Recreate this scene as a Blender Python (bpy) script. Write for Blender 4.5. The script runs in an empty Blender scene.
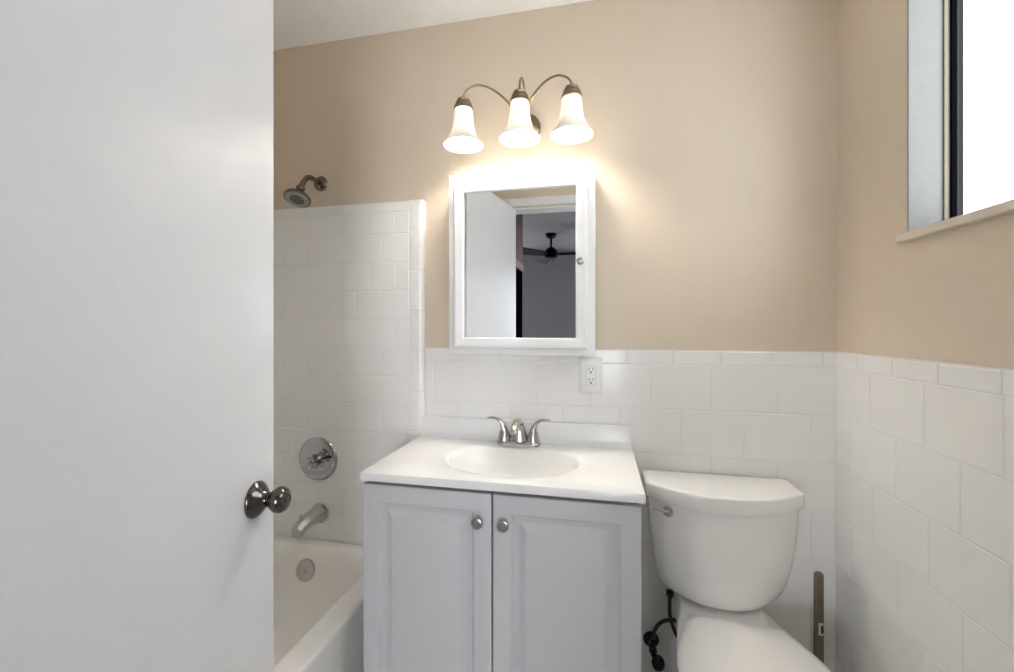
import bpy, math, random
from mathutils import Vector, Matrix
random.seed(4)
S = bpy.context.scene
COL = S.collection
PI = math.pi
EYE = 1.24                      # camera height above the floor

# ------------------------------------------------------------------ camera, world, exposure
FPX = 425.0
YAW = math.atan2(91.0, FPX)
cam_d = bpy.data.cameras.new('camera')
cam_d.sensor_width = 36.0
cam_d.lens = FPX / 1014.0 * 36.0
cam_d.shift_y = -8.5 / 1014.0
cam_d.clip_start = 0.02
cam = bpy.data.objects.new('camera', cam_d)
COL.objects.link(cam)
cam.location = (-0.730, -1.522, EYE)
cam.rotation_euler = (PI / 2, 0, YAW)
S.camera = cam

world = bpy.data.worlds.new('sky')
world.use_nodes = True
bgn = world.node_tree.nodes['Background']
bgn.inputs['Color'].default_value = (0.80, 0.88, 1.0, 1)
bgn.inputs['Strength'].default_value = 0.8
S.world = world

S.view_settings.view_transform = 'Standard'
S.view_settings.look = 'None'
S.view_settings.gamma = 1.0
S.view_settings.use_curve_mapping = False
S.view_settings.exposure = 2.07
try:
    S.cycles.use_denoising = True
    S.cycles.max_bounces = 14
    S.cycles.diffuse_bounces = 12
    S.cycles.glossy_bounces = 6
    S.cycles.sample_clamp_indirect = 15.0
except Exception:
    pass

BULB = 32.0                     # bulb surface radiance
PANE = 1.25                      # bathroom window glow
BED_FILL = 3.2                    # glow of the added bedroom fill windows

# ------------------------------------------------------------------ materials
def mat(name, color, rough=0.5, metal=0.0, coat=0.0, bump=0.0, bscale=60.0, spec=0.5,
        var=0.0, vscale=4.0, emit=None, estr=0.0, attr=False, aniso=0.0):
    m = bpy.data.materials.new(name)
    m.use_nodes = True
    nt = m.node_tree
    b = nt.nodes['Principled BSDF']
    b.inputs['Base Color'].default_value = (*color, 1)
    b.inputs['Roughness'].default_value = rough
    b.inputs['Metallic'].default_value = metal
    b.inputs['Specular IOR Level'].default_value = spec
    b.inputs['Coat Weight'].default_value = coat
    b.inputs['Coat Roughness'].default_value = 0.05
    tc = nt.nodes.new('ShaderNodeTexCoord')
    if var > 0:
        n = nt.nodes.new('ShaderNodeTexNoise')
        n.inputs['Scale'].default_value = vscale
        n.inputs['Detail'].default_value = 4
        nt.links.new(tc.outputs['Object'], n.inputs['Vector'])
        r = nt.nodes.new('ShaderNodeMapRange')
        r.inputs['To Min'].default_value = 1 - var
        r.inputs['To Max'].default_value = 1 + var
        nt.links.new(n.outputs['Fac'], r.inputs['Value'])
        mx = nt.nodes.new('ShaderNodeMix')
        mx.data_type = 'RGBA'
        mx.blend_type = 'MULTIPLY'
        mx.inputs[0].default_value = 1.0
        mx.inputs[6].default_value = (*color, 1)
        nt.links.new(r.outputs['Result'], mx.inputs[7])
        nt.links.new(mx.outputs[2], b.inputs['Base Color'])
    if attr:
        a = nt.nodes.new('ShaderNodeAttribute')
        a.attribute_name = 'tint'
        mx = nt.nodes.new('ShaderNodeMix')
        mx.data_type = 'RGBA'
        mx.blend_type = 'MULTIPLY'
        mx.inputs[0].default_value = 1.0
        mx.inputs[6].default_value = (*color, 1)
        nt.links.new(a.outputs['Color'], mx.inputs[7])
        nt.links.new(mx.outputs[2], b.inputs['Base Color'])
    if bump > 0:
        n = nt.nodes.new('ShaderNodeTexNoise')
        n.inputs['Scale'].default_value = bscale
        n.inputs['Detail'].default_value = 3
        nt.links.new(tc.outputs['Object'], n.inputs['Vector'])
        bp = nt.nodes.new('ShaderNodeBump')
        bp.inputs['Strength'].default_value = bump
        bp.inputs['Distance'].default_value = 0.002
        nt.links.new(n.outputs['Fac'], bp.inputs['Height'])
        nt.links.new(bp.outputs['Normal'], b.inputs['Normal'])
    if emit:
        b.inputs['Emission Color'].default_value = (*emit, 1)
        b.inputs['Emission Strength'].default_value = estr
    return m

M = {}
M['beige'] = mat('beige_wall_paint', (0.655, 0.565, 0.455), 0.42, bump=0.25, bscale=90, spec=0.35, var=0.02)
M['ceil'] = mat('white_ceiling_paint', (0.91, 0.91, 0.91), 0.7, bump=0.2, bscale=120)
M['tile'] = mat('glazed_white_tile', (0.84, 0.835, 0.82), 0.16, attr=True, bump=0.12, bscale=14, spec=0.45)
M['grout'] = mat('pale_grout', (0.72, 0.71, 0.69), 0.8)
M['door'] = mat('white_semigloss_door_paint', (0.65, 0.66, 0.68), 0.30, bump=0.2, bscale=70, spec=0.4)
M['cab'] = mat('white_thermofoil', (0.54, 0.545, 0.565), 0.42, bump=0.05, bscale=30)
M['frame'] = mat('white_frame_paint', (0.78, 0.785, 0.79), 0.35)
M['cabdark'] = mat('shadow_gap_board', (0.10, 0.10, 0.10), 0.8)
M['marble'] = mat('white_cultured_marble', (0.80, 0.80, 0.80), 0.2, coat=0.1, var=0.01)
M['china'] = mat('white_vitreous_china', (0.84, 0.835, 0.82), 0.09, coat=0.3)
M['seat'] = mat('white_plastic_seat', (0.86, 0.85, 0.835), 0.2)
M['tub'] = mat('white_tub_enamel', (0.86, 0.85, 0.83), 0.15, coat=0.3)
M['trim'] = mat('white_trim_paint', (0.78, 0.78, 0.77), 0.35, bump=0.1, bscale=50)
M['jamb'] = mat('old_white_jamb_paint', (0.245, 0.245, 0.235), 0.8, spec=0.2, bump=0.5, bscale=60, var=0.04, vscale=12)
M['sill'] = mat('beige_sill_paint', (0.70, 0.63, 0.54), 0.4, bump=0.1)
M['rib'] = mat('grey_felt_rib', (0.045, 0.045, 0.045), 0.95, spec=0.0)
M['bead'] = mat('tan_bead_paint', (0.22, 0.18, 0.135), 0.7)
M['nickel'] = mat('brushed_nickel', (0.52, 0.50, 0.47), 0.24, metal=1.0)
M['bronze'] = mat('aged_nickel_bronze', (0.20, 0.165, 0.125), 0.25, metal=1.0)
M['chrome'] = mat('chrome', (0.46, 0.46, 0.48), 0.07, metal=1.0)
M['satin'] = mat('satin_pewter', (0.42, 0.41, 0.40), 0.32, metal=1.0)
M['spoutm'] = mat('dull_grey_spout_metal', (0.50, 0.49, 0.48), 0.38, metal=0.8)
M['antique'] = mat('antique_brass', (0.30, 0.235, 0.155), 0.28, metal=1.0)
M['knobdark'] = mat('dark_polished_bronze', (0.13, 0.11, 0.10), 0.16, metal=1.0)
M['facegrey'] = mat('grey_spray_plate', (0.30, 0.30, 0.30), 0.5)
M['rubber'] = mat('grey_rubber', (0.14, 0.14, 0.12), 0.7)
M['mirror'] = mat('mirror_silver', (0.90, 0.91, 0.91), 0.0, metal=1.0)
M['plastic'] = mat('white_outlet_plastic', (0.84, 0.84, 0.83), 0.3)
M['slot'] = mat('dark_slot', (0.02, 0.02, 0.02), 0.7)
M['hose'] = mat('black_braided_hose', (0.02, 0.02, 0.022), 0.35, bump=0.6, bscale=500)
M['blackmetal'] = mat('black_valve_metal', (0.03, 0.03, 0.03), 0.25, metal=0.6)
M['alu'] = mat('weathered_aluminium', (0.42, 0.42, 0.43), 0.4, metal=0.7)
M['track'] = mat('dark_window_track', (0.004, 0.004, 0.005), 0.9, spec=0.0)
M['trackbrown'] = mat('dark_bronze_track', (0.03, 0.028, 0.024), 0.8, spec=0.1)
M['slat'] = mat('grey_brown_wood', (0.20, 0.165, 0.135), 0.5, var=0.25, vscale=18)
M['sticker'] = mat('white_sticker', (0.75, 0.75, 0.73), 0.5)
M['floor'] = mat('grey_vinyl_floor', (0.62, 0.60, 0.57), 0.4, var=0.12, vscale=6)
M['bedwall'] = mat('grey_bedroom_paint', (0.42, 0.41, 0.44), 0.8)
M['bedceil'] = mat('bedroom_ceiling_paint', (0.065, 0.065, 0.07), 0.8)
M['bedfloor'] = mat('brown_carpet', (0.16, 0.13, 0.11), 0.95, bump=0.8, bscale=300)
M['fan'] = mat('black_fan_enamel', (0.004, 0.004, 0.004), 0.75, spec=0.1)
M['redwood'] = mat('dark_red_brown_wood', (0.075, 0.022, 0.02), 0.7, spec=0.2, var=0.3, vscale=9)
M['blackwood'] = mat('near_black_wood', (0.003, 0.002, 0.002), 0.9, spec=0.0)
M['paledge'] = mat('worn_wood_ledge', (0.20, 0.13, 0.10), 0.8)
M['bulb'] = mat('lit_bulb', (1, 1, 1), 0.5, emit=(1.0, 0.965, 0.91), estr=BULB)
M['bulbc'] = mat('lit_bulb_bright', (1, 1, 1), 0.5, emit=(1.0, 0.965, 0.91), estr=BULB * 1.35)
M['glasscap'] = mat('clear_acrylic', (0.8, 0.8, 0.8), 0.05)

def pane_mat(name, col, s):
    m = bpy.data.materials.new(name); m.use_nodes = True
    nt = m.node_tree; b = nt.nodes['Principled BSDF']
    b.inputs['Base Color'].default_value = (0.75, 0.78, 0.78, 1)
    b.inputs['Roughness'].default_value = 0.35
    b.inputs['Emission Color'].default_value = (*col, 1)
    b.inputs['Emission Strength'].default_value = s
    return m
M['pane'] = pane_mat('daylit_frosted_glass', (0.90, 0.96, 1.0), PANE)
M['bedfill'] = pane_mat('bedroom_fill_glow', (0.92, 0.95, 1.0), BED_FILL)  # emission for the invented bedroom windows, fill light only

def shade_mat():
    m = bpy.data.materials.new('frosted_white_shade_glass'); m.use_nodes = True
    nt = m.node_tree; nt.nodes.clear()
    out = nt.nodes.new('ShaderNodeOutputMaterial')
    tr = nt.nodes.new('ShaderNodeBsdfTranslucent'); tr.inputs['Color'].default_value = (0.95, 0.92, 0.86, 1)
    di = nt.nodes.new('ShaderNodeBsdfDiffuse'); di.inputs['Color'].default_value = (0.85, 0.82, 0.76, 1)
    gl = nt.nodes.new('ShaderNodeBsdfGlossy'); gl.inputs['Roughness'].default_value = 0.15
    mx = nt.nodes.new('ShaderNodeMixShader'); mx.inputs[0].default_value = 0.945
    m2 = nt.nodes.new('ShaderNodeMixShader'); m2.inputs[0].default_value = 0.05
    nt.links.new(tr.outputs[0], mx.inputs[1]); nt.links.new(di.outputs[0], mx.inputs[2])
    nt.links.new(mx.outputs[0], m2.inputs[1]); nt.links.new(gl.outputs[0], m2.inputs[2])
    nt.links.new(m2.outputs[0], out.inputs[0])
    return m
M['shade'] = shade_mat()

# ------------------------------------------------------------------ mesh helpers
class MB:
    def __init__(s): s.v = []; s.f = []; s.t = []
    def add(s, vs, fs, tint=1.0):
        o = len(s.v); s.v += [tuple(p) for p in vs]; s.f += [tuple(i + o for i in f) for f in fs]
        s.t += [tint] * len(vs); return s
    def box(s, x0, x1, y0, y1, z0, z1):
        v = [(x, y, z) for z in (z0, z1) for y in (y0, y1) for x in (x0, x1)]
        return s.add(v, [(0, 2, 3, 1), (4, 5, 7, 6), (0, 1, 5, 4), (2, 6, 7, 3), (0, 4, 6, 2), (1, 3, 7, 5)])
    def loft(s, rings, cap0=True, cap1=True, closed=True):
        n = len(rings[0]); vs = [p for r in rings for p in r]; fs = []
        for i in range(len(rings) - 1):
            for j in range(n if closed else n - 1):
                k = (j + 1) % n
                fs.append((i * n + j, i * n + k, (i + 1) * n + k, (i + 1) * n + j))
        if cap0: fs.append(tuple(reversed(range(n))))
        if cap1: fs.append(tuple(range((len(rings) - 1) * n, len(rings) * n)))
        return s.add(vs, fs)
    def lathe(s, prof, center, axis=(0, 0, 1), n=32, caps=(True, True)):
        """prof: list of (radius, height along axis)"""
        ax = Vector(axis).normalized()
        u = ax.orthogonal().normalized(); w = ax.cross(u); c = Vector(center)
        rings = [[c + ax * h + u * (r * math.cos(2 * PI * i / n)) + w * (r * math.sin(2 * PI * i / n)) for i in range(n)]
                 for r, h in prof]
        return s.loft(rings, caps[0], caps[1])
    def tube(s, pts, rad, n=12, smooth=0):
        P = [Vector(p) for p in pts]
        R = rad if isinstance(rad, (list, tuple)) else [rad] * len(P)
        if smooth: P, R = spline(P, R, smooth)
        rings = []; up = None
        for i, p in enumerate(P):
            d = (P[min(i + 1, len(P) - 1)] - P[max(i - 1, 0)]).normalized()
            if up is None: up = d.orthogonal().normalized()
            up = (up - d * up.dot(d)).normalized(); w = d.cross(up)
            rings.append([p + up * (R[i] * math.cos(2 * PI * k / n)) + w * (R[i] * math.sin(2 * PI * k / n)) for k in range(n)])
        return s.loft(rings)
    def flat_tube(s, pts, half_w, half_h, side, n=14, smooth=0):
        """tube with elliptical section; half_w along 'side' direction"""
        P = [Vector(p) for p in pts]; sd = Vector(side).normalized()
        W, H = list(half_w), list(half_h)
        if smooth:
            Q, W2 = spline(P, W, smooth); _, H2 = spline(P, H, smooth); P, W, H = Q, W2, H2
        rings = []
        for i, p in enumerate(P):
            d = (P[min(i + 1, len(P) - 1)] - P[max(i - 1, 0)]).normalized()
            a = (sd - d * sd.dot(d)).normalized(); b = d.cross(a)
            rings.append([p + a * (W[i] * math.cos(2 * PI * k / n)) + b * (H[i] * math.sin(2 * PI * k / n)) for k in range(n)])
        return s.loft(rings)
    def build(s, name, m, parent=None, smooth=False, bevel=0.0, seg=2, angle=40, weld=False, **props):
        me = bpy.data.meshes.new(name)
        off = Vector((0, 0, 0)); p = parent
        while p is not None: off += p.location; p = p.parent
        me.from_pydata([tuple(Vector(v) - off) for v in s.v], [], s.f)
        if any(t != 1.0 for t in s.t):
            a = me.color_attributes.new('tint', 'FLOAT_COLOR', 'POINT')
            for i, t in enumerate(s.t): a.data[i].color = (t, t, t, 1)
        import bmesh
        bm = bmesh.new(); bm.from_mesh(me)
        if weld: bmesh.ops.remove_doubles(bm, verts=bm.verts, dist=1e-5)
        bmesh.ops.recalc_face_normals(bm, faces=bm.faces)
        bm.to_mesh(me); bm.free()
        me.materials.append(m)
        o = bpy.data.objects.new(name, me); COL.objects.link(o)
        if parent: o.parent = parent
        if bevel > 0:
            b = o.modifiers.new('bevel', 'BEVEL'); b.width = bevel; b.segments = seg
            b.limit_method = 'ANGLE'; b.angle_limit = math.radians(40)
            smooth = True
        if smooth:
            for pl in me.polygons: pl.use_smooth = True
            try: me.set_sharp_from_angle(angle=math.radians(angle))
            except Exception: pass
        for k, v in props.items(): o[k] = v
        return o

def spline(P, R, k):
    Q = []; T = []
    n = len(P)
    for i in range(n - 1):
        p0, p1, p2, p3 = P[max(i - 1, 0)], P[i], P[i + 1], P[min(i + 2, n - 1)]
        for j in range(k):
            t = j / k
            Q.append(0.5 * ((2 * p1) + (p2 - p0) * t + (2 * p0 - 5 * p1 + 4 * p2 - p3) * t * t + (3 * p1 - p0 - 3 * p2 + p3) * t ** 3))
            T.append(R[i] * (1 - t) + R[i + 1] * t)
    Q.append(P[-1]); T.append(R[-1])
    return Q, T

def thing(name, loc, label, cat, group=None):
    o = bpy.data.objects.new(name, None); COL.objects.link(o)
    o.location = loc; o.empty_display_size = 0.1
    o['label'] = label; o['category'] = cat
    if group: o['group'] = group
    return o

def rect_ring(x0, x1, z0, z1, y, i=0.0):
    return [(x0 + i, y, z0 + i), (x1 - i, y, z0 + i), (x1 - i, y, z1 - i), (x0 + i, y, z1 - i)]

# ------------------------------------------------------------------ room shell
CEIL = 2.395
XL = -2.21          # wall beside the tub
YF = -1.47          # wall with the doorway
WT = 1.165          # top of the wainscot tiles
P = 0.008           # plaster plane behind the tile faces
DX0, DX1 = -1.300, -0.565    # doorway
DH = 2.035

MB().box(XL - 0.12, 0.128, YF - 0.12, 0.128, -0.1, 0.0).build('floor', M['floor'], kind='structure')
MB().box(XL - 0.12, 0.128, YF - 0.12, 0.128, CEIL, CEIL + 0.1).build('ceiling', M['ceil'], kind='structure')
wall_back = MB().box(XL - 0.12, 0.128, P, 0.128, 0, CEIL).build('wall_back', M['beige'], kind='structure')
wall_left = MB().box(XL - 0.12, XL - P, YF - 0.12, P, 0, CEIL).build('wall_left', M['beige'], kind='structure')
WY0, WY1, WZ0, WZ1 = -1.15, -0.316, 1.468, 2.22      # window opening
wr = MB()
wr.box(P, 0.128, YF - 0.12, P, 0, WZ0)
wr.box(P, 0.128, YF - 0.12, P, WZ1, CEIL)
wr.box(P, 0.128, YF - 0.12, WY0, WZ0, WZ1)
wr.box(P, 0.128, WY1, P, WZ0, WZ1)
wall_right = wr.build('wall_right', M['beige'], kind='structure')
wf = MB()
wf.box(XL - P, DX0, YF - 0.12, YF, 0, CEIL)
wf.box(DX1, P, YF - 0.12, YF, 0, CEIL)
wf.box(DX0, DX1, YF - 0.12, YF, DH, CEIL)
wall_front = wf.build('wall_front', M['beige'], kind='structure')

# ---- tiles
def tile_piece(mb, mapf, a0, a1, b0, b1, g=0.0007, e=0.0022, d=0.0014, top_round=0.0):
    """one glazed tile; mapf(a, b, h) -> point, h = height above the grout"""
    a0 += g; a1 -= g; b0 += g; b1 -= g
    t = 1.0 - random.uniform(0.0, 0.025)
    h = random.uniform(-0.0002, 0.0002)
    r0 = [mapf(a0, b0, -d), mapf(a1, b0, -d), mapf(a1, b1, -d), mapf(a0, b1, -d)]
    tp = e + top_round
    r1 = [mapf(a0 + e * .4, b0 + e * .4, h - d * .35), mapf(a1 - e * .4, b0 + e * .4, h - d * .35),
          mapf(a1 - e * .4, b1 - tp * .35, h - d * .35 - top_round * .35), mapf(a0 + e * .4, b1 - tp * .35, h - d * .35 - top_round * .35)]
    r2 = [mapf(a0 + e, b0 + e, h), mapf(a1 - e, b0 + e, h), mapf(a1 - e, b1 - tp, h), mapf(a0 + e, b1 - tp, h)]
    vs = r0 + r1 + r2
    fs = []
    for i in range(2):
        for j in range(4):
            k = (j + 1) % 4
            fs.append((i * 4 + j, i * 4 + k, (i + 1) * 4 + k, (i + 1) * 4 + j))
    fs.append((8, 9, 10, 11))
    mb.add(vs, fs, t)

def tile_field(mb, mapf, a_lo, a_hi, rows, zlo, d=0.0014):
    """rows: list of (ztop, zbottom, joint0, pitch, top_round)"""
    for zt, zb, j0, pitch, tr in rows:
        zb = max(zb, zlo)
        k = math.floor((a_lo - j0) / pitch)
        a = j0 + k * pitch
        while a < a_hi - 1e-4:
            x0, x1 = max(a, a_lo), min(a + pitch, a_hi)
            if x1 - x0 > 0.006: tile_piece(mb, mapf, x0, x1, zb, zt, top_round=tr, d=d)
            a += pitch

def wains_rows(jt, j1, j2, jd=0):
    rows = [(WT, WT - 0.0508, jt, 0.1496, 0.004)]
    z = WT - 0.0508
    for i in range(8):
        rows.append((z, z - 0.1524, (j1 if i % 2 == 0 else j2) + (0, 0, .014, .006, -.004, .008, .01, 0)[i] * jd, 0.1960, 0.0))
        z -= 0.1524
    return rows

SX = -1.376    # right-hand edge of the tub surround
mb = MB()
tile_field(mb, lambda a, b, h: (a, -h, b), SX + 0.002, 0.0010, wains_rows(-0.035, -0.166, -0.068), 0.0)
mb.build('wainscot_tiles', M['tile'], wall_back, kind='structure')
MB().box(SX + 0.001, 0.0012, 0.0012, P, 0, WT - 0.001).build('tile_backing', M['grout'], wall_back, kind='structure')
mb = MB()
tile_field(mb, lambda a, b, h: (-h, a, b), YF + 0.001, 0.0010, wains_rows(-0.262, -0.369, -0.274, -1), 0.0)
mb.build('wainscot_tiles', M['tile'], wall_right, kind='structure')
MB().box(0.0012, P, YF + 0.001, 0.0012, 0, WT - 0.001).build('tile_backing', M['grout'], wall_right, kind='structure')

# ---- tub surround: 4 1/4 inch tiles on a raised bed, bullnose edge
ST = EYE + 0.487       # top
SF = -0.018            # face plane
mb = MB()
def s_rows():
    rows = [(ST - 0.004, EYE + 0.443, -1.5865, 0.1525, 0.003), (EYE + 0.443, EYE + 0.361, -1.492, 0.1115, 0.0)]
    z = EYE + 0.361; i = 0
    while z > 0.36:
        rows.append((z, z - 0.1096, -1.434 if i % 2 == 0 else -1.490, 0.1115, 0.0)); z -= 0.1096; i += 1
    return rows
tile_field(mb, lambda a, b, h: (a, SF - h, b), XL + 0.001, -1.434, s_rows(), 0.394, 0.0010)
mb.build('tub_surround_tiles', M['tile'], wall_back, kind='structure')
mb = MB()
# bullnose column
prof = [(-1.4333, SF + 0.0014), (-1.4325, SF + 0.0004), (-1.431, SF), (-1.396, SF)]
for q in range(1, 8):
    a = q / 7 * PI / 2
    prof.append((-1.396 + 0.020 * math.sin(a), SF + 0.017 * (1 - math.cos(a))))
prof.append((SX, P))
z = ST; first = True
while z > 0.01:
    h = 0.118 if first else 0.1525
    zb = max(z - h, 0.001)
    r = 0.010 if first else 0.0
    c = lambda zz, ins: [(min(x, SX - ins) if ins else x, y + (0.0012 if ins < 0.001 and ins else 0) , zz) for x, y in prof]
    rings = []
    if first:
        for q in range(6):
            a = q / 5 * PI / 2
            ins = r * (1 - math.sin(a)); dz = r * (1 - math.cos(a))
            rings.append([(min(x, SX - r + r * math.sin(PI / 2 - a) ) , min(max(y, SF + (1 - math.cos(a)) * 0.008), P), z - r + r * math.sin(a)) for x, y in prof])
        rings = rings[::-1]
    else:
        rings = [[(x, y + 0.0012 if y < SF + 0.004 else y, z - 0.0005) for x, y in prof], [(x, y, z - 0.0022) for x, y in prof]]
    rings += [[(x, y, zb + 0.0022) for x, y in prof], [(x, y + 0.0012 if y < SF + 0.004 else y, zb + 0.0005) for x, y in prof]]
    o0 = len(mb.v)
    mb.loft(rings, True, True, closed=False)
    tt = 1.0 - random.uniform(0, 0.03)
    for i in range(o0, len(mb.v)): mb.t[i] = tt
    z = zb; first = False
mb.build('bullnose_edge_tiles', M['tile'], wall_back, smooth=True, angle=25, kind='structure')
MB().box(XL, -1.392, SF + 0.0012, P, 0.0, ST - 0.003).build('surround_backing', M['grout'], wall_back, kind='structure')
mb = MB()
tile_field(mb, lambda a, b, h: (XL + 0.010 + h, a, b), YF + 0.001, SF - 0.001, s_rows(), 0.394, 0.0010)
mb.build('tub_surround_tiles', M['tile'], wall_left, kind='structure')
MB().box(XL - P, XL + 0.0088, YF, SF - 0.001, 0.0, ST - 0.003).build('surround_backing', M['grout'], wall_left, kind='structure')

# ---- window in the right wall
win = MB()
win.box(0.0, 0.1275, WY1 - 0.004, WY1 + 0.0005, WZ0, WZ1)
win.box(0.0, 0.1275, WY0 - 0.0005, WY0 + 0.004, WZ0, WZ1)
win.box(0.0, 0.1275, WY0, WY1, WZ1 - 0.004, WZ1 + 0.0005)
win.box(0.04, 0.1275, WY0, WY1, WZ0 - 0.0005, WZ0 + 0.004)
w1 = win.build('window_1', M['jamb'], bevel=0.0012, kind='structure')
def vbar(x0, x1, y0, y1, name, m):
    return MB().box(x0, x1, y0, y1, WZ0 + 0.004, WZ1 - 0.004).build(name, m, w1, bevel=0.0008, kind='structure')
vbar(0.070, 0.0775, WY1 - 0.008, WY1 - 0.0042, 'beige_stop_bead', M['bead'])
for ya, yb in ((WY1 - 0.010, WY1 - 0.0042), (WY0 + 0.0042, WY0 + 0.010)):
    s_ = 1 if ya < -0.7 else -1
    vbar(0.0835, 0.0925, ya, yb, 'window_track', M['track'])
    vbar(0.0930, 0.0985, ya - 0.001, yb + 0.001, 'track_rib', M['rib'])
    vbar(0.0990, 0.1135, ya, yb, 'outer_track', M['trackbrown'])
MB().box(0.0835, 0.112, WY0 + 0.010, WY1 - 0.010, WZ0 + 0.004, WZ0 + 0.016).build('bottom_track', M['alu'], w1, kind='structure')
MB().box(0.0835, 0.112, WY0 + 0.010, WY1 - 0.010, WZ1 - 0.018, WZ1 - 0.004).build('top_track', M['alu'], w1, kind='structure')
ym = (WY0 + WY1) / 2
MB().box(0.088, 0.112, ym - 0.012, ym + 0.012, WZ0 + 0.016, WZ1 - 0.018).build('meeting_rail', M['alu'], w1, kind='structure')
MB().box(0.106, 0.110, ym + 0.012, WY1 - 0.0105, WZ0 + 0.016, WZ1 - 0.018).build('frosted_pane', M['pane'], w1, kind='structure')
MB().box(0.100, 0.104, WY0 + 0.0105, ym - 0.012, WZ0 + 0.016, WZ1 - 0.018).build('frosted_pane', M['pane'], w1, kind='structure')
for hx, hz in ((0.026, 2.178), (0.047, 2.160)):
    MB().lathe([(0.0019, 0), (0.0016, 0.0006)], (hx, WY1 - 0.0040, hz), (0, -1, 0), 10).build('nail_hole', M['slot'], w1, kind='structure')
MB().box(-0.012, 0.045, WY0 - 0.04, WY1 + 0.022, WZ0 - 0.019, WZ0).build('trim_1', M['sill'], bevel=0.002, kind='structure')

# ---- doorway casing
def casing(name, ya, yb):
    c = MB(); w = 0.060
    def pr(pts): return pts
    c.box(DX0 - w, DX0 - 0.004, ya, yb, 0, DH + w)
    c.box(DX1 + 0.004, DX1 + w, ya, yb, 0, DH + w)
    c.box(DX0 - 0.004, DX1 + 0.004, ya, yb, DH + 0.004, DH + w)
    return c.build(name, M['trim'], bevel=0.004, kind='structure')
casing('trim_2', YF + 0.0005, YF + 0.016)
casing('trim_3', YF - 0.136, YF - 0.1205)
jm = MB()
jm.box(DX0 + 0.0005, DX0 + 0.012, YF - 0.12, YF, 0, DH - 0.012)
jm.box(DX1 - 0.012, DX1 - 0.0005, YF - 0.12, YF, 0, DH - 0.012)
jm.box(DX0 + 0.0005, DX1 - 0.0005, YF - 0.12, YF, DH - 0.012, DH - 0.0005)
jm.build('trim_4', M['trim'], bevel=0.001, kind='structure')

# ---- open door leaf
hinge = Vector((-1.262, -1.452, 0)); free = Vector((-1.3835, -0.7660, 0))
dd = (free - hinge).normalized(); dn = Vector((dd.y, -dd.x, 0))      # dn points to the camera side (+X)
def dpt(a, b, z): return hinge + dd * a + dn * b + Vector((0, 0, z))
L_ = (free - hinge).length
dv = [dpt(a, b, z) for z in (0.012, DH - 0.016) for b in (-0.035, 0) for a in (0, L_)]
door = MB().add(dv, [(0, 2, 3, 1), (4, 5, 7, 6), (0, 1, 5, 4), (2, 6, 7, 3), (0, 4, 6, 2), (1, 3, 7, 5)]).build(
    'door_1', M['door'], bevel=0.0015, kind='structure')
KZ = EYE - 0.330; ka = L_ - 0.060
def knob_set(sgn, base):
    c = dpt(ka, base, KZ); ax = dn * sgn
    r = MB().lathe([(0.034, 0.0), (0.0345, 0.003), (0.033, 0.006), (0.026, 0.0125), (0.019, 0.018), (0.0145, 0.0225), (0.0135, 0.026)], c, ax, 40)
    ro = r.build('knob_rosette', M['knobdark'], door, smooth=True, angle=60, kind='structure')
    k = MB().lathe([(0.0105, 0.024), (0.010, 0.028), (0.013, 0.031), (0.0195, 0.036), (0.0235, 0.042), (0.0245, 0.047),
                    (0.0238, 0.053), (0.0205, 0.059), (0.0155, 0.0620), (0.0105, 0.0630), (0.0095, 0.0616), (0.006, 0.0614), (0.0055, 0.0625), (0.002, 0.0628)], c, ax, 40)
    k.build('door_knob', M['knobdark'], door, smooth=True, angle=50, kind='structure')
knob_set(1, 0.0)
knob_set(-1, -0.035)
lp = dpt(L_ + 0.0004, -0.0175, KZ)
MB().add([lp + dn * b + Vector((0, 0, z)) + dd * t for t in (0, 0.0012) for z in (-0.028, 0.028) for b in (-0.0125, 0.0125)],
         [(0, 1, 3, 2), (4, 6, 7, 5), (0, 4, 5, 1), (2, 3, 7, 6), (0, 2, 6, 4), (1, 5, 7, 3)]).build('latch_plate', M['knobdark'], door, kind='structure')
for hz in (0.22, 1.02, 1.80):
    MB().lathe([(0.0065, -0.045), (0.0065, 0.045)], dpt(-0.004, -0.040, hz), (0, 0, 1), 14).build('hinge', M['satin'], door, smooth=True, kind='structure')

# ------------------------------------------------------------------ bathtub
TX1 = -1.450; TX0 = XL + 0.0105; TY0 = YF + 0.003; TY1 = SF - 0.001; TZ = 0.390
def rrect(x0, x1, y0, y1, r, z, n=8):
    pts = []
    for cx, cy, a0 in ((x1 - r, y1 - r, 0), (x0 + r, y1 - r, 1), (x0 + r, y0 + r, 2), (x1 - r, y0 + r, 3)):
        for i in range(n + 1):
            a = (a0 + i / n) * PI / 2
            pts.append((cx + r * math.cos(a), cy + r * math.sin(a), z))
    return pts
tubt = thing('bathtub', (-1.83, -0.74, 0), 'white enamel bathtub behind the open door, with a straight apron beside the vanity', 'bathtub')
tb = MB()
rings = [rrect(TX0, TX1 - 0.012, TY0, TY1, 0.004, 0.0),
         rrect(TX0, TX1 - 0.012, TY0, TY1, 0.004, 0.05),
         rrect(TX0, TX1 - 0.008, TY0, TY1, 0.004, 0.30),
         rrect(TX0, TX1 - 0.001, TY0, TY1, 0.004, 0.368),
         rrect(TX0, TX1, TY0, TY1, 0.005, TZ - 0.010),
         rrect(TX0, TX1 - 0.002, TY0, TY1, 0.006, TZ - 0.003),
         rrect(TX0, TX1 - 0.008, TY0, TY1, 0.008, TZ)]
inn = [(0.000, 0.0, 0.085), (0.006, 0.003, 0.085), (0.014, 0.015, 0.085), (0.024, 0.06, 0.09), (0.045, 0.16, 0.10), (0.062, 0.25, 0.11), (0.085, 0.305, 0.12), (0.13, 0.332, 0.13), (0.2, 0.340, 0.10)]
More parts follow.
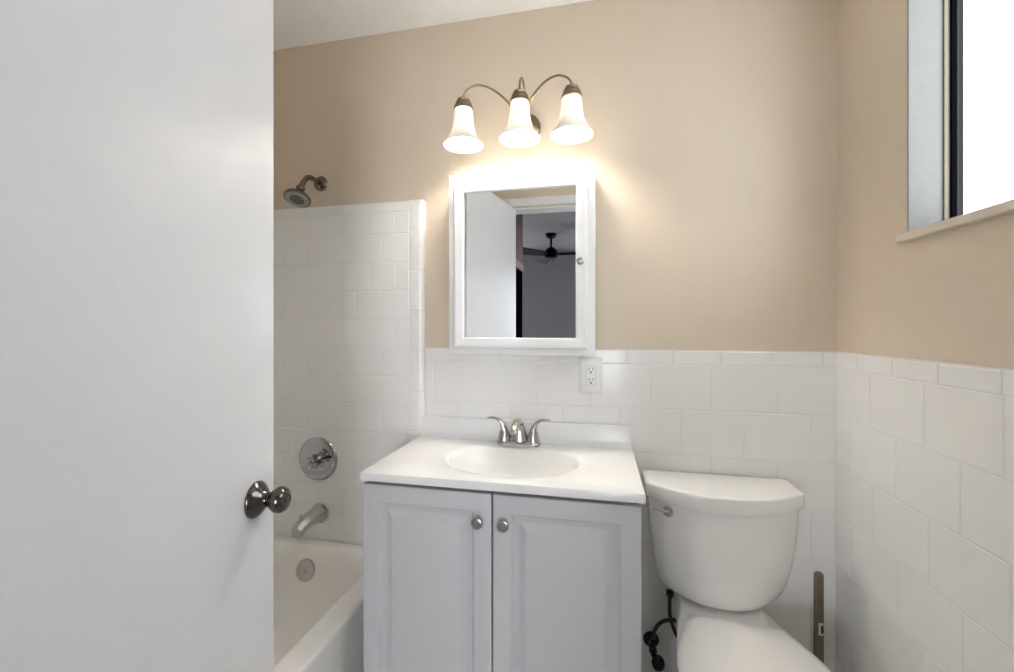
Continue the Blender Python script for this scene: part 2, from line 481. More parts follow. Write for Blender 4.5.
for ins, dz, r in inn:
    rings.append(rrect(TX0 + 0.055 + ins, TX1 - 0.070 - ins, TY0 + 0.08 + ins * 1.6, TY1 - 0.030 - ins * 1.25, r, TZ - dz))
tb.loft(rings, True, True)
tb.build('tub_body', M['tub'], tubt, smooth=True, angle=50)
# overflow plate on the sloped end
ovc = (-1.830, -0.0865, EYE - 0.932); ovax = (0, -1, 0.33)
ov = MB().lathe([(0.040, -0.012), (0.0405, 0.000), (0.039, 0.003), (0.034, 0.0046), (0.031, 0.0036), (0.012, 0.0042), (0.002, 0.0044)], ovc, ovax, 40).build('overflow_plate', M['nickel'], tubt, smooth=True, angle=40)
MB().lathe([(0.0052, 0.0036), (0.0052, 0.0056), (0.001, 0.006)], (ovc[0] , ovc[1], ovc[2] - 0.004), ovax, 16).build('screw', M['satin'], ov, smooth=True)
MB().lathe([(0.030, 0), (0.030, 0.003), (0.024, 0.004), (0.010, 0.002)], (-1.83, -0.42, 0.0502), (0, 0, 1), 32).build('drain', M['chrome'], tubt, smooth=True)

# tub spout (sits on the tiled wall)
sp = thing('tub_spout', (-1.815, SF, 0.5), 'dull grey metal tub spout with faceted body, low on the tub surround tiles', 'tub spout')
oc = lambda cx, y, cz, w, h, n=8: [(cx + w * math.cos(2 * PI * (i + .5) / n), y, cz + h * math.sin(2 * PI * (i + .5) / n)) for i in range(n)]
s1 = MB(); s1.loft([oc(-1.815, SF - 0.0015, 0.500, 0.041, 0.041), oc(-1.815, SF - 0.006, 0.500, 0.041, 0.041), oc(-1.815, SF - 0.011, 0.500, 0.034, 0.034)])
s1.build('spout_flange', M['chrome'], sp, smooth=True, angle=20)
s2 = MB()
rr = []
for y, z, w, h, ty in ((-.010, .502, .033, .033, 0), (-.040, .503, .031, .031, 0), (-.075, .502, .029, .029, 0), (-.100, .499, .027, .027, .002), (-.120, .492, .0250, .026, .006), (-.132, .482, .0225, .022, .012), (-.138, .472, .020, .014, .010)):
    rr.append([(x, yy + (zz - z) * -0.25 * (ty / .006), zz) for x, yy, zz in oc(-1.815, SF + y, z, w, h)])
s2.loft(rr)
s2.build('spout_body', M['spoutm'], sp, smooth=True, angle=20)
MB().lathe([(0.004, 0), (0.004, 0.010), (0.008, 0.012), (0.0085, 0.017), (0.006, 0.021), (0.001, 0.022)], (-1.815, SF - 0.112, 0.518), (0, 0, 1), 18).build('diverter_knob', M['spoutm'], sp, smooth=True)

# shower valve
vt = thing('shower_valve', (-1.832, SF, 0.70), 'round chrome shower valve plate with a lever handle on the tub surround tiles', 'shower valve')
vc = (-1.822, SF - 0.0016, EYE - 0.524)
MB().lathe([(0.084, 0), (0.086, 0.002), (0.085, 0.005), (0.077, 0.009), (0.062, 0.0105), (0.050, 0.009), (0.034, 0.010), (0.030, 0.014), (0.024, 0.016)], vc, (0, -1, 0), 56).build('valve_plate', M['chrome'], vt, smooth=True, angle=50)
hd = MB().lathe([(0.023, 0.014), (0.025, 0.020), (0.0245, 0.036), (0.030, 0.042), (0.030, 0.050), (0.022, 0.054), (0.020, 0.062), (0.010, 0.065)], vc, (0, -1, 0), 32).build('valve_handle', M['chrome'], vt, smooth=True, angle=40)
MB().flat_tube([(vc[0], vc[1] - 0.052, vc[2]), (vc[0] - 0.018, vc[1] - 0.052, vc[2] - 0.006), (vc[0] - 0.034, vc[1] - 0.052, vc[2] - 0.012), (vc[0] - 0.044, vc[1] - 0.052, vc[2] - 0.016)],
               [0.012, 0.010, 0.008, 0.006], [0.006, 0.005, 0.004, 0.003], (0, 0, 1), smooth=5).build('lever', M['chrome'], hd, smooth=True)
MB().lathe([(0.006, 0.0), (0.006, 0.026), (0.002, 0.027)], (vc[0] + 0.022, vc[1] - 0.046, vc[2] + 0.002), (1, 0, 0.1), 12).build('temperature_stop', M['slot'], hd, smooth=True)

# shower head
sh = thing('wall_shower', (-1.828, P, 1.83), 'aged nickel shower head on a bent arm, on the beige wall above the tub tiles', 'shower head')
ec = (-1.829, P - 0.001, EYE + 0.583)
esc = MB().lathe([(0.030, 0), (0.0305, 0.003), (0.027, 0.008), (0.018, 0.013), (0.011, 0.016)], ec, (0, -1, 0), 32)
esc.build('wall_flange', M['bronze'], sh, smooth=True)
MB().tube([(ec[0], ec[1] - 0.008, ec[2]), (ec[0], -0.045, ec[2] + 0.004), (ec[0], -0.075, ec[2] - 0.003), (ec[0], -0.098, ec[2] - 0.027), (ec[0] - 0.002, -0.111, ec[2] - 0.054)],
          0.0098, 16, smooth=6).build('shower_arm', M['bronze'], sh, smooth=True)
hax = Vector((0.05, -0.42, -0.90)).normalized()
hc = Vector((ec[0] - 0.002, -0.110, ec[2] - 0.050))
hdm = MB().lathe([(0.012, 0.0), (0.0155, 0.003), (0.0155, 0.014), (0.0125, 0.017), (0.014, 0.024), (0.022, 0.034), (0.036, 0.044), (0.046, 0.050), (0.048, 0.054), (0.0475, 0.060), (0.044, 0.062)], hc, hax, 40).build('spray_head', M['bronze'], sh, smooth=True, angle=50)
MB().lathe([(0.043, 0.0605), (0.041, 0.0635), (0.028, 0.0640), (0.027, 0.0625), (0.024, 0.0625)], hc, hax, 40).build('spray_ring', M['satin'], hdm, smooth=True)
MB().lathe([(0.0262, 0.061), (0.0255, 0.0640), (0.012, 0.0650), (0.002, 0.0652)], hc, hax, 32).build('spray_nozzles', M['rubber'], hdm, smooth=True)

# ------------------------------------------------------------------ vanity cabinet
VX0, VX1 = -1.3835, -0.6235
VYF = -0.408                                # carcass front, doors add 18 mm
VB = 0.807
van = thing('vanity_cabinet', ((VX0 + VX1) / 2, -0.2, 0), 'white two-door bathroom vanity cabinet under the sink top', 'cabinet')
c = MB()
c.box(VX0, VX0 + 0.016, VYF, -0.004, 0.10, VB)
c.box(VX1 - 0.016, VX1, VYF, -0.004, 0.10, VB)
c.box(VX0 + 0.016, VX1 - 0.016, VYF, -0.004, 0.10, 0.116)
c.box(VX0 + 0.016, VX1 - 0.016, -0.010, -0.004, 0.116, VB)
c.box(VX0 + 0.004, VX1 - 0.004, VYF + 0.05, -0.006, 0.001, 0.10)
c.build('carcass', M['cab'], van, bevel=0.001)
MB().box(VX0 + 0.006, VX1 - 0.006, VYF - 0.002, VYF - 0.0002, 0.115, VB - 0.001).build('gap_shade_sheet', M['cabdark'], van)  # dark sheet that puts shade into the gaps around the white doors
VS = -1.0045
DZ1, DZ0 = EYE - 0.4425, 0.115
def cab_door(x0, x1, kx):
    yb = VYF - 0.0022; t = 0.0185
    L = [(0.0, 0.0), (0.0, t - 0.003), (0.0012, t - 0.0008), (0.003, t), (0.048, t), (0.0505, t - 0.0035), (0.0525, t - 0.0095), (0.056, t - 0.0120), (0.068, t - 0.0120),
         (0.070, t - 0.0112), (0.086, t - 0.0020), (0.089, t - 0.0008)]
    d = MB().loft([rect_ring(x0, x1, DZ0, DZ1, yb - h, i) for i, h in L])
    o = d.build('door', M['cab'], van, smooth=True, angle=24)
    kc = (kx, yb - t, EYE - 0.5145)
    MB().lathe([(0.0055, -0.001), (0.0055, 0.010), (0.0095, 0.0125), (0.0150, 0.0165), (0.0160, 0.020), (0.0150, 0.0235), (0.0115, 0.0250), (0.0105, 0.0240), (0.006, 0.0243), (0.0055, 0.0252), (0.001, 0.0256)], kc, (0, -1, 0), 28).build('knob', M['satin'], o, smooth=True, angle=45, label='round satin pewter cabinet knob')
cab_door(VX0 + 0.002, VS - 0.0022, -1.041)
cab_door(VS + 0.0022, VX1 - 0.002, -0.971)

# ---- sink top with integral bowl and backsplash
CT = EYE - 0.4075
CX0, CX1, CY0, CY1 = -1.387, -0.6165, -0.437, -0.0015
top = thing('sink_top', ((CX0 + CX1) / 2, -0.2, VB), 'white cultured marble sink top with an oval basin and low backsplash', 'sink')
t = MB()
BCX, BCY, BA, BB = -0.992, -0.226, 0.206, 0.150
N = 72
def ell(a, b, z, cx=BCX, cy=BCY): return [(cx + a * math.cos(2 * PI * i / N), cy + b * math.sin(2 * PI * i / N), z) for i in range(N)]
def rect_at(z, ins=0.0):
    out = []
    for i in range(N):
        a = 2 * PI * i / N; cx_, cy_ = math.cos(a), math.sin(a)
        x0, x1, y0, y1 = CX0 + ins, CX1 - ins, CY0 + ins, -0.030
        s = min((x1 - BCX) / cx_ if cx_ > 1e-9 else 1e9, (x0 - BCX) / cx_ if cx_ < -1e-9 else 1e9,
                (y1 - BCY) / cy_ if cy_ > 1e-9 else 1e9, (y0 - BCY) / cy_ if cy_ < -1e-9 else 1e9)
        out.append([BCX + s * cx_, BCY + s * cy_, z])
    for (qx, qy) in ((x0, y0), (x1, y0), (x0, y1), (x1, y1)):
        k = min(range(N), key=lambda j: (out[j][0] - qx) ** 2 + (out[j][1] - qy) ** 2)
        out[k][0] = qx; out[k][1] = qy
    return [tuple(p) for p in out]
rings = [rect_at(CT - 0.023), rect_at(CT - 0.0035), rect_at(CT - 0.001, 0.001), rect_at(CT, 0.0035),
         ell(BA + 0.034, BB + 0.018, CT), ell(BA + 0.022, BB + 0.012, CT - 0.0015), ell(BA + 0.008, BB + 0.006, CT - 0.003), ell(BA, BB, CT - 0.006),
         ell(BA * 0.965, BB * 0.965, CT - 0.013), ell(BA * .90, BB * .90, CT - 0.032), ell(BA * .80, BB * .80, CT - 0.062), ell(BA * .64, BB * .64, CT - 0.090),
         ell(BA * .42, BB * .44, CT - 0.108), ell(BA * .2, BB * .22, CT - 0.116), ell(0.024, 0.024, CT - 0.118)]
t.loft(rings, False, True)
# cover the underside between slab edge and basin
lo = rect_at(CT - 0.023); li = ell(BA + 0.01, BB + 0.01, CT - 0.023)
t.loft([lo, li], False, False)
t.build('basin_slab', M['marble'], top, smooth=True, angle=35)
b = MB()
bp = [(-0.0015, CT - 0.023), (-0.0015, EYE - 0.338), (-0.004, EYE - 0.3355), (-0.017, EYE - 0.3355), (-0.0195, EYE - 0.338), (-0.0205, CT + 0.020), (-0.0235, CT + 0.008), (-0.0305, CT + 0.0005), (-0.0305, CT - 0.023)]
b.loft([[(x, y, z) for y, z in bp] for x in (CX0 + 0.0025, CX0 + 0.004, CX1 - 0.005, CX1 - 0.0035)])
b.build('backsplash', M['marble'], top, smooth=True, angle=30)
MB().lathe([(0.0225, 0), (0.023, 0.002), (0.019, 0.003), (0.016, 0.001), (0.0155, 0.004), (0.002, 0.005)], (BCX, BCY, CT - 0.1178), (0, 0, 1), 28).build('drain', M['chrome'], top, smooth=True)

# ---- faucet
FX, FY = -1.0005, -0.0625
fa = thing('faucet', (FX, FY, CT), 'brushed nickel two-handle faucet on the back of the sink top', 'faucet')
f = MB()
def stad(w, h, z, n=10):
    pts = []
    for i in range(2 * n):
        a = -PI / 2 + PI * i / (2 * n - 1)
        pts.append((FX + w - h + h * math.cos(a), FY + h * math.sin(a), z))
    for i in range(2 * n):
        a = PI / 2 + PI * i / (2 * n - 1)
        pts.append((FX - w + h + h * math.cos(a), FY + h * math.sin(a), z))
    return pts
f.loft([stad(.077, .027, CT + .0003), stad(.078, .028, CT + .003), stad(.077, .027, CT + .009), stad(.073, .023, CT + .013), stad(.069, .020, CT + .0145)])
f.build('base_plate', M['nickel'], fa, smooth=True, angle=50)
for sx in (-1, 1):
    hx = FX + sx * 0.051
    h = MB().lathe([(0.0235, 0.009), (0.0225, 0.018), (0.0195, 0.032), (0.0165, 0.042), (0.0155, 0.046), (0.002, 0.050)], (hx, FY, CT), (0, 0, 1), 28)
    ho = h.build('handle', M['nickel'], fa, smooth=True)
    MB().flat_tube([(hx, FY, CT + 0.036), (hx + sx * 0.002, FY - .001, CT + 0.056), (hx + sx * 0.012, FY - .003, CT + 0.076), (hx + sx * 0.030, FY - 0.005, CT + 0.088), (hx + sx * 0.048, FY - .007, CT + 0.090), (hx + sx * 0.061, FY - .009, CT + 0.088)],
                   [0.0155, 0.0125, 0.0095, 0.0085, 0.0085, 0.0035], [0.0155, 0.0115, 0.0065, 0.0045, 0.0045, 0.002], (0, 1, 0), smooth=6).build('lever', M['nickel'], ho, smooth=True)
MB().flat_tube([(FX, FY, CT + 0.006), (FX, FY, CT + 0.030), (FX, FY - 0.003, CT + 0.058), (FX, FY - 0.016, CT + 0.080), (FX, FY - 0.044, CT + 0.084), (FX, FY - 0.074, CT + 0.072), (FX, FY - 0.090, CT + 0.058)],
               [0.036, 0.030, 0.022, 0.0170, 0.0150, 0.0130, 0.0110], [0.024, 0.020, 0.0150, 0.012, 0.0100, 0.0085, 0.0075], (1, 0, 0), n=20, smooth=6).build('spout', M['nickel'], fa, smooth=True, angle=60)

# ------------------------------------------------------------------ medicine cabinet
MX0, MX1, MZ0, MZ1 = -1.2425, -0.7385, EYE - 0.094, EYE + 0.5345
mc = thing('medicine_cabinet', ((MX0 + MX1) / 2, -0.06, MZ0), 'white framed mirrored medicine cabinet on the wall above the sink', 'medicine cabinet')
MB().box(MX0, MX1, -0.102, -0.0016, MZ0, MZ1).build('cabinet_box', M['frame'], mc, bevel=0.0015)
mx0, mx1, mz0, mz1 = -1.224, -0.763, EYE - 0.0735, EYE + 0.504
yb = -0.103
FR = [(0.0, 0.0), (0.0, 0.006), (0.003, 0.0085), (0.003, 0.0125), (0.006, 0.0155), (0.010, 0.0165), (0.016, 0.0155), (0.030, 0.0125), (0.0345, 0.0125), (0.0375, 0.0105), (0.0390, 0.0050), (0.0390, 0.0030)]
fo = MB().loft([rect_ring(mx0, mx1, mz0, mz1, yb - h, i) for i, h in FR], True, False).build('door', M['frame'], mc, smooth=True, angle=24)
MB().box(mx0 + 0.0385, mx1 - 0.0385, yb - 0.0048, yb - 0.0030, mz0 + 0.0385, mz1 - 0.0385).build('mirror', M['mirror'], fo, label='mirror reflecting the doorway and a dark ceiling fan')
MB().lathe([(0.006, -0.002), (0.006, 0.009), (0.0100, 0.012), (0.0125, 0.016), (0.0120, 0.020), (0.007, 0.0225), (0.001, 0.023)], (-0.7865, yb - 0.0135, EYE + 0.2145), (0, -1, 0), 24).build('knob', M['nickel'], fo, smooth=True)

# ------------------------------------------------------------------ outlet
ot = thing('wall_outlet', (-0.754, 0, EYE - 0.17), 'white duplex wall outlet in the tiles just below the mirrored cabinet', 'outlet')
ox, oz = -0.754, EYE - 0.1675
MB().loft([rect_ring(ox - .0385, ox + .0385, oz - .060, oz + .060, -0.0010 - h, i) for i, h in ((0, 0), (0, .003), (.0012, .0048), (.003, .0055))]).build('cover_plate', M['plastic'], ot, smooth=True, angle=30)
rc = MB().box(ox - .0165, ox + .0165, -0.0085, -0.0062, oz - .034, oz + .034).build('receptacle', M['plastic'], ot, bevel=0.001)
for dz in (-0.0185, 0.0185):
    s = MB()
    s.box(ox - .0078, ox - .0056, -0.0089, -0.0084, oz + dz - .001, oz + dz + .0085)
    s.box(ox + .0056, ox + .0078, -0.0089, -0.0084, oz + dz + .000, oz + dz + .0085)
    s.lathe([(0.0032, 0), (0.0032, 0.0005)], (ox, -0.0084, oz + dz - .0075), (0, -1, 0), 12)
    s.build('socket_slots', M['slot'], rc)
MB().box(ox - .0175, ox + .0175, -0.0068, -0.0064, oz - .035, oz + .035).build('receptacle_gap', M['satin'], ot)

# ------------------------------------------------------------------ vanity light
LX = -0.993
vl = thing('vanity_light', (LX, 0, EYE + 0.73), 'three-arm antique brass vanity light with frosted bell shades above the mirrored cabinet', 'wall light')
pc = (LX + 0.004, P - 0.0005, EYE + 0.722)
MB().lathe([(0.056, 0), (0.057, 0.004), (0.054, 0.010), (0.047, 0.013), (0.044, 0.018), (0.030, 0.026), (0.018, 0.030), (0.012, 0.040), (0.002, 0.043)], pc, (0, -1, 0), 48).build('wall_plate', M['antique'], vl, smooth=True, angle=50)
SHP = [(0.0290, 0.000), (0.0310, -0.006), (0.0325, -0.022), (0.0335, -0.040), (0.0365, -0.062), (0.0420, -0.082), (0.0500, -0.098), (0.0590, -0.110), (0.0665, -0.119), (0.0680, -0.123)]
def lamp(lx, ly, path, bulbm, zo=0.0):
    ztop = EYE + 0.737 + zo
    MB().tube(path, 0.0037, 12, smooth=6).build('arm', M['antique'], vl, smooth=True)
    so = MB().lathe([(0.005, 0.038), (0.0085, 0.035), (0.017, 0.0335), (0.0215, 0.031), (0.0225, 0.028), (0.0215, 0.025), (0.0235, 0.022), (0.0275, 0.0185), (0.0285, 0.015), (0.0282, 0.010), (0.0318, 0.007), (0.0325, 0.000), (0.0295, -0.003)], (lx, ly, ztop), (0, 0, 1), 32)
    so.build('socket_cup', M['antique'], vl, smooth=True, angle=35)
    outer = [(r, h) for r, h in SHP]; inner = [(r - 0.0028, h) for r, h in reversed(SHP)]
    MB().lathe(outer + inner + [outer[0]], (lx, ly, ztop), (0, 0, 1), 48, (False, False)).build('shade', M['shade'], vl, smooth=True, angle=80, weld=True)
    MB().lathe([(0.010, -0.004), (0.012, -0.022), (0.014, -0.030), (0.021, -0.048), (0.0265, -0.064), (0.026, -0.078), (0.020, -0.090), (0.010, -0.097), (0.002, -0.099)], (lx, ly, ztop), (0, 0, 1), 16).build('bulb', bulbm, vl, smooth=True)
Zs = EYE
for sx in (-1, 1):
    X = lambda d: LX + sx * d
    lamp(X(0.181), -0.150, [(X(0.008), -0.022, Zs + .722), (X(0.018), -0.050, Zs + .744), (X(0.040), -0.090, Zs + .776), (X(0.085), -0.125, Zs + .805), (X(0.130), -0.145, Zs + .814), (X(0.163), -0.150, Zs + .803), (X(0.179), -0.150, Zs + .785), (X(0.181), -0.150, Zs + .766)], M['bulb'])
LX2 = LX + 0.011
lamp(LX2, -0.146, [(LX + .006, -0.022, Zs + .722), (LX + .010, -0.024, Zs + .775), (LX + .011, -0.040, Zs + .820), (LX2, -0.078, Zs + .843), (LX2, -0.118, Zs + .838), (LX2, -0.144, Zs + .808), (LX2, -0.146, Zs + .772)], M['bulbc'], 0.006)

# ------------------------------------------------------------------ toilet
TC = -0.3625
to = thing('toilet', (TC, -0.3, 0), 'white two-piece toilet with its lid closed, between vanity and right wall', 'toilet')
def dsec(w, yb_, ys, yf, z, rc=0.03, n=28, m=6):
    """D-shaped section: flat back at yb_, sides to ys, bowed front reaching yf"""
    pts = [(TC + w * (1 - 2 * i / m), yb_, z) for i in range(m + 1)]           # back, right to left
    pts += [(TC - w, yb_ + (ys - yb_) * i / 5, z) for i in range(1, 5)]
    for i in range(n + 1):
        u = -1 + 2 * i / n
        uu = math.copysign(1 - (1 - abs(u)) ** 1.35, u)
        k = (1 - abs(uu) ** 2.3)
        rd = max(0.0, (abs(uu) - 0.90) / 0.10)
        pts.append((TC + w * uu * (1 - 0.0 * rd), ys + (yf - ys) * k, z))
    pts += [(TC + w, ys + (yb_ - ys) * i / 5, z) for i in range(1, 5)]
    return pts
LT = EYE - 0.482
tl = MB().loft([dsec(.214, -.014, -.120, -.214, LT - .046), dsec(.2195, -.012, -.128, -.221, LT - .0445), dsec(.2215, -.011, -.131, -.224, LT - .038),
                dsec(.2215, -.011, -.131, -.224, LT - .0045), dsec(.2205, -.0115, -.130, -.223, LT - .0015), dsec(.2175, -.013, -.128, -.220, LT), dsec(.200, -.022, -.112, -.204, LT + .0008)])
tl.build('tank_lid', M['china'], to, smooth=True, angle=50)
tk = MB()
prof_t = [(.400, .118, -.035, -.065, -.128), (.402, .134, -.030, -.075, -.148), (.408, .149, -.026, -.084, -.166), (.420, .161, -.022, -.093, -.179), (.440, .173, -.018, -.100, -.189), (.470, .184, -.017, -.106, -.196),
          (.520, .194, -.016, -.112, -.201), (.580, .201, -.015, -.117, -.206), (.650, .207, -.015, -.120, -.209), (.7135, .209, -.015, -.121, -.210)]
tk.loft([dsec(w, a, b_, c_, z) for z, w, a, b_, c_ in prof_t])
tk.build('tank', M['china'], to, smooth=True, angle=60)
# flush lever on the tank front, left side
lvx, lvz = -0.522, EYE - 0.557
lvy = -.121 - (.210 - .121) * (1 - abs((lvx - TC) / .209) ** 2.3) - 0.0
lv = MB().lathe([(0.0155, 0), (0.016, 0.004), (0.0135, 0.008), (0.004, 0.0095)], (lvx, lvy + 0.001, lvz), (-0.42, -1, 0), 28).build('flush_lever', M['nickel'], to, smooth=True)
MB().flat_tube([(lvx, lvy - 0.010, lvz + .001), (lvx - 0.022, lvy - 0.008, lvz + .005), (lvx - 0.046, lvy - 0.002, lvz + .009)], [0.0055, 0.0045, 0.005], [0.004, 0.003, 0.003], (0, 0, 1), smooth=4).build('lever_arm', M['nickel'], lv, smooth=True)

def egg(wb, yb_, w, ym_, yf, z, x0=-0.347, nb=6, ns=10, ne=40):
    pts = [(x0 + wb * (1 - 2 * i / nb), yb_, z) for i in range(nb + 1)]
    for i in range(1, ns):
        s_ = i / ns; e = math.sin(s_ * PI / 2)
        pts.append((x0 - (wb + (w - wb) * e), yb_ + (ym_ - yb_) * s_, z))
    for i in range(ne + 1):
        a = PI + PI * i / ne
        pts.append((x0 + w * math.cos(a), ym_ + (ym_ - yf) * math.sin(a), z))
    for i in range(ns - 1, 0, -1):
        s_ = i / ns; e = math.sin(s_ * PI / 2)
        pts.append((x0 + (wb + (w - wb) * e), yb_ + (ym_ - yb_) * s_, z))
    return pts
bw = MB()
bw.loft([egg(.100, -.090, .112, -.36, -.56, .001), egg(.104, -.088, .118, -.36, -.57, .008), egg(.098, -.090, .110, -.36, -.56, .035), egg(.090, -.095, .102, -.36, -.55, .10),
         egg(.092, -.095, .108, -.37, -.56, .17), egg(.098, -.090, .135, -.38, -.60, .23), egg(.108, -.078, .162, -.40, -.640, .285), egg(.116, -.064, .178, -.415, -.662, .33),
         egg(.120, -.052, .182, -.42, -.668, .350), egg(.120, -.050, .181, -.42, -.667, .360), egg(.116, -.054, .176, -.42, -.661, .363)])
bw.loft([dsec(.130, -.045, -.17, -.225, .330), dsec(.126, -.040, -.16, -.215, .358), dsec(.119, -.036, -.14, -.195, .384), dsec(.114, -.038, -.135, -.188, .3920), dsec(.106, -.042, -.128, -.180, .394)])
bw.build('bowl', M['china'], to, smooth=True, angle=60)
MB().loft([dsec(.098, -.045, -.07, -.120, .3942), dsec(.098, -.045, -.07, -.120, .3998)]).build('tank_gasket', M['slot'], to)
st = MB()
st.loft([egg(.126, -.235, .184, -.42, -.672, .3635), egg(.130, -.231, .188, -.42, -.676, .367), egg(.130, -.231, .188, -.42, -.676, .376), egg(.126, -.235, .184, -.42, -.672, .3795)])
st.build('seat', M['seat'], to, smooth=True, angle=50)
ld = MB()
ld.loft([egg(.118, -.193, .184, -.42, -.674, .3802), egg(.122, -.189, .189, -.42, -.679, .3825), egg(.123, -.188, .190, -.42, -.680, .392), egg(.121, -.190, .188, -.42, -.678, .3965),
         egg(.112, -.212, .176, -.42, -.665, .3985), egg(.095, -.245, .150, -.42, -.635, .4005), egg(.060, -.30, .095, -.42, -.56, .402)])
ld.build('lid', M['seat'], to, smooth=True, angle=60)
for sx in (-1, 1):
    MB().lathe([(0.012, 0), (0.0125, 0.010), (0.010, 0.015), (0.002, 0.0165)], (TC + sx * .075, -.232, .3632), (0, 0, 1), 20).build('hinge_cap', M['seat'], to, smooth=True)
    MB().lathe([(0.013, 0), (0.013, 0.006), (0.008, 0.013), (0.001, 0.015)], (TC + sx * .122, -.30, .0085), (0, 0, 1), 18).build('bolt_cap', M['seat'], to, smooth=True)

# ---- stop valve and hose
sv = thing('stop_valve', (-0.553, 0, 0.2), 'black angle stop valve with an oval handle on the tiles beside the vanity', 'valve')
vx, vy, vz = -0.553, -0.060, EYE - 1.062
b_ = MB()
b_.lathe([(0.026, 0), (0.026, 0.003), (0.012, 0.007)], (vx, -0.0012, vz), (0, -1, 0), 28)
b_.build('wall_escutcheon', M['blackmetal'], sv, smooth=True)
b_ = MB()
b_.lathe([(0.0085, 0.004), (0.0085, 0.040), (0.0125, 0.041), (0.0125, 0.058), (0.009, 0.062), (0.009, 0.075)], (vx, -0.0012, vz), (0, -1, 0), 24)
b_.lathe([(0.009, -0.004), (0.0095, 0.018), (0.0125, 0.019), (0.0125, 0.032), (0.007, 0.034)], (vx, vy + 0.008, vz), (0, 0, 1), 6)
b_.lathe([(0.0125, 0), (0.0125, 0.012)], (vx, -0.024, vz), (0, -1, 0), 6)
b_.build('valve_body', M['blackmetal'], sv, smooth=True, angle=35)
hh = MB()
hh.loft([[(vx + 0.012 + s_ * 0.020 * math.cos(2 * PI * i / 24), -0.082 - yo, vz - 0.016 + s_ * 0.026 * math.sin(2 * PI * i / 24)) for i in range(24)] for s_, yo in ((.55, -0.004), (.9, -0.002), (1, 0.002), (1, 0.006), (.88, 0.009), (.5, 0.0105))])
hh.build('valve_handle', M['blackmetal'], sv, smooth=True, angle=50)
hs = thing('supply_hose', (-0.5, -0.06, 0.2), 'black braided water hose looping from stop valve to toilet tank', 'hose')
MB().tube([(vx, -0.052, vz + 0.036), (vx + .002, -0.052, vz + 0.055), (vx + .018, -0.050, vz + 0.085), (vx + .045, -0.046, vz + 0.100), (vx + .085, -0.040, vz + 0.098), (vx + .115, -0.034, vz + 0.075), (vx + .118, -0.030, vz + 0.040),
           (vx + .100, -0.030, vz + 0.025), (vx + .078, -0.036, vz + 0.045), (vx + .056, -0.048, vz + 0.105), (vx + .050, -0.062, vz + 0.160), (vx + .050, -0.070, vz + 0.195)], 0.0062, 12, smooth=6).build('hose', M['hose'], hs, smooth=True)
MB().lathe([(0.011, 0), (0.012, 0.004), (0.012, 0.016), (0.008, 0.018)], (vx + .050, -0.070, vz + 0.195), (0, 0, 1), 12).build('coupling_nut', M['blackmetal'], hs, smooth=True)

# ---- narrow strip leaning in the corner
stp = thing('wooden_strip', (-0.049, -0.01, 0), 'narrow grey-brown wooden strip with rounded top standing against the tiles right of toilet', 'wooden strip')
s = MB()
zt = EYE - 0.770; hw = 0.0128; xc = -0.0495
outl = [(xc - hw, 0.001), (xc + hw, 0.001)]
for i in range(13):
    a = PI * i / 12
    outl.append((xc + hw * math.cos(a) , zt - hw * 0.75 + hw * 0.75 * math.sin(a)))
s.loft([[(x, y, z) for x, z in outl] for y in (-0.0025, -0.0105)])
s.build('strip', M['slat'], stp, bevel=0.001)
g = MB()
gl = [(xc + 0.001 + 0.0065 * math.cos(2 * PI * i / 24), zt - 0.080 + 0.0065 * math.sin(2 * PI * i / 24) + (0.062 if math.sin(2 * PI * i / 24) > 0 else -0.022)) for i in range(24)]
g.loft([[(x, y, z) for x, z in gl] for y in (-0.0107, -0.0113)])
g.build('raised_grip', mat('warm_brown_wood', (0.17, 0.125, 0.09), 0.45, var=0.2, vscale=20), stp)
lb = MB().box(xc - 0.003, xc + 0.0105, -0.0118, -0.0108, zt - 0.197, zt - 0.158).build('sticker', M['sticker'], stp, label='small white label with dark marks')
MB().box(xc + 0.004, xc + 0.0098, -0.0121, -0.0119, zt - 0.190, zt - 0.166).build('label_mark', M['slot'], lb)

# ------------------------------------------------------------------ bedroom beyond the doorway (seen in the mirror)
BX0, BX1, BY0, BY1 = -3.6, 1.0, -5.38, YF - 0.12
MB().box(BX0 - .1, BX1 + .1, BY0 - .1, BY1, -0.1, 0).build('floor', M['bedfloor'], kind='structure')
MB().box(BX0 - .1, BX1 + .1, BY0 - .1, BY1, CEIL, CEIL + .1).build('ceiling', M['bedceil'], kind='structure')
MB().box(BX0 - .1, BX0, BY0, BY1, 0, CEIL).build('wall_bedroom_left', M['bedwall'], kind='structure')
MB().box(BX0 - .1, XL - 0.12, BY1 - 0.0, BY1 + .12, 0, CEIL).build('wall_bedroom_back', M['bedwall'], kind='structure')
MB().box(0.128, BX1 + .1, BY1 - 0.0, BY1 + .12, 0, CEIL).build('wall_bedroom_near', M['bedwall'], kind='structure')
MB().box(BX1, BX1 + .1, BY0, BY1, 0, CEIL).build('wall_bedroom_right', M['bedwall'], kind='structure')
wz0, wz1 = 0.30, 2.15
fill_wins = ((-3.35, -2.02), (-0.75, 0.75))  # invented windows out of view, added to send fill light through the doorway
q = MB()
q.box(BX0 - .1, BX1 + .1, BY0 - .1, BY0, 0, wz0); q.box(BX0 - .1, BX1 + .1, BY0 - .1, BY0, wz1, CEIL)
q.box(BX0 - .1, fill_wins[0][0], BY0 - .1, BY0, wz0, wz1); q.box(fill_wins[0][1], fill_wins[1][0], BY0 - .1, BY0, wz0, wz1); q.box(fill_wins[1][1], BX1 + .1, BY0 - .1, BY0, wz0, wz1)
q.build('wall_bedroom_far', M['bedwall'], kind='structure')
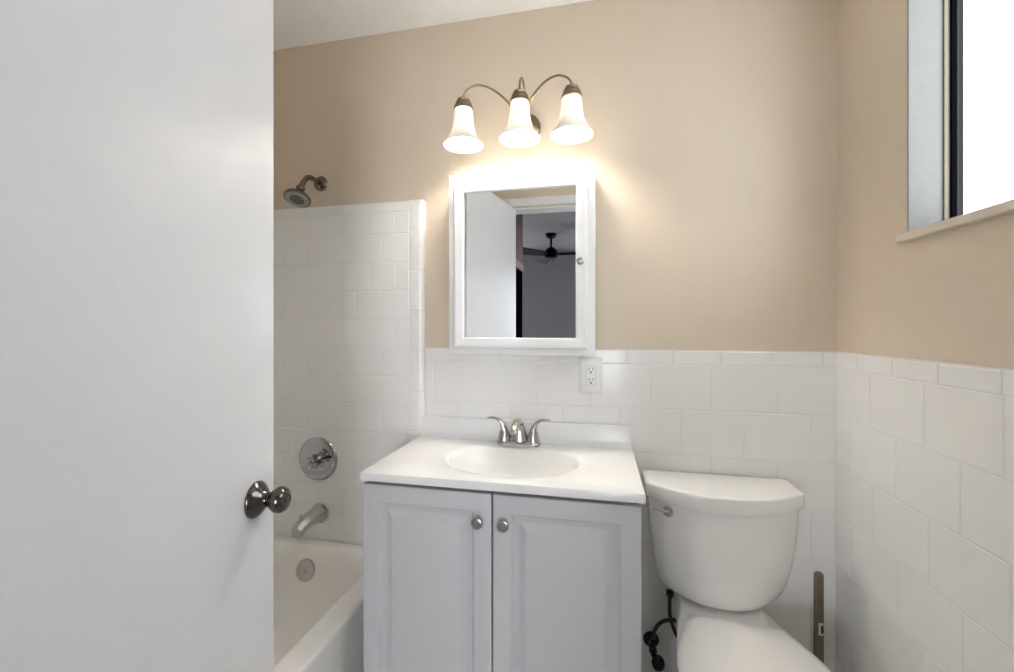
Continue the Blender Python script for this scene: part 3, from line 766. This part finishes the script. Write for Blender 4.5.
for k, (wx0, wx1) in enumerate(fill_wins):
    w2 = MB(); ya, yb2 = BY0 - .08, BY0 - .02; xm = (wx0 + wx1) / 2
    w2.box(wx0, wx0 + .04, ya, yb2, wz0, wz1); w2.box(wx1 - .04, wx1, ya, yb2, wz0, wz1)
    w2.box(wx0, wx1, ya, yb2, wz0, wz0 + .04); w2.box(wx0, wx1, ya, yb2, wz1 - .04, wz1)
    w2.box(xm - .02, xm + .02, ya, yb2, wz0, wz1)
    w2o = w2.build('window_%d' % (k + 2), M['trim'], kind='structure')
    MB().box(wx0 + .04, wx1 - .04, BY0 - .06, BY0 - .055, wz0 + .04, wz1 - .04).build('window_pane', M['bedfill'], w2o, kind='structure')  # glowing fill panel, no known source here

# ceiling fan
FXc, FYc = -1.296, -3.94
cf = thing('ceiling_fan', (FXc, FYc, CEIL - .4), 'black ceiling fan on a short rod, seen reflected in the mirror', 'ceiling fan')
MB().lathe([(0.070, 0), (0.072, -0.012), (0.060, -0.040), (0.030, -0.058), (0.014, -0.062)], (FXc, FYc, CEIL), (0, 0, 1), 28).build('canopy', M['fan'], cf, smooth=True)
MB().lathe([(0.013, -0.055), (0.013, -0.19)], (FXc, FYc, CEIL), (0, 0, 1), 14).build('downrod', M['fan'], cf, smooth=True)
MB().lathe([(0.02, -0.165), (0.045, -0.175), (0.068, -0.20), (0.076, -0.235), (0.078, -0.285), (0.070, -0.30), (0.02, -0.305)], (FXc, FYc, CEIL), (0, 0, 1), 32).build('motor_housing', M['fan'], cf, smooth=True)
for k, ang in enumerate((math.radians(10), math.radians(130), math.radians(250))):
    ca, sa = math.cos(ang), math.sin(ang); zb = CEIL - 0.262
    pt = lambda r, w, z: (FXc + r * ca - w * sa, FYc + r * sa + w * ca, z)
    bl = MB(); rg = []
    for r, w in ((0.07, .030), (.12, .045), (.20, .060), (.45, .066), (.60, .062), (.635, .045)):
        tz = -0.36
        rg.append([pt(r, -w, zb - w * tz), pt(r, w, zb + w * tz), pt(r, w, zb + w * tz + .007), pt(r, -w, zb - w * tz + .007)])
    bl.loft(rg).build('blade', M['fan'], cf)
MB().tube([(FXc + .03, FYc + .05, CEIL - .30), (FXc + .03, FYc + .05, CEIL - .40)], 0.0022, 6).build('pull_chain', M['fan'], cf)

# tall dark wood wardrobe by the doorway, in the bedroom
wx1 = -1.405
wd = thing('wardrobe', (wx1 - .25, -2.2, 0), 'tall dark brown wooden wardrobe beyond the doorway, seen in the mirror', 'wardrobe')
MB().box(wx1 - 0.50, wx1, -2.545, -1.95, 1.815, 2.36).build('upper_cupboard', M['redwood'], wd, bevel=0.003)
MB().box(wx1 - 0.50, wx1 + 0.006, -2.545, -1.94, 1.750, 1.814).build('ledge', M['paledge'], wd, bevel=0.003)
MB().box(wx1 - 0.50, wx1 - 0.004, -2.545, -1.95, 0.001, 1.749).build('lower_cupboard', M['blackwood'], wd, bevel=0.003)
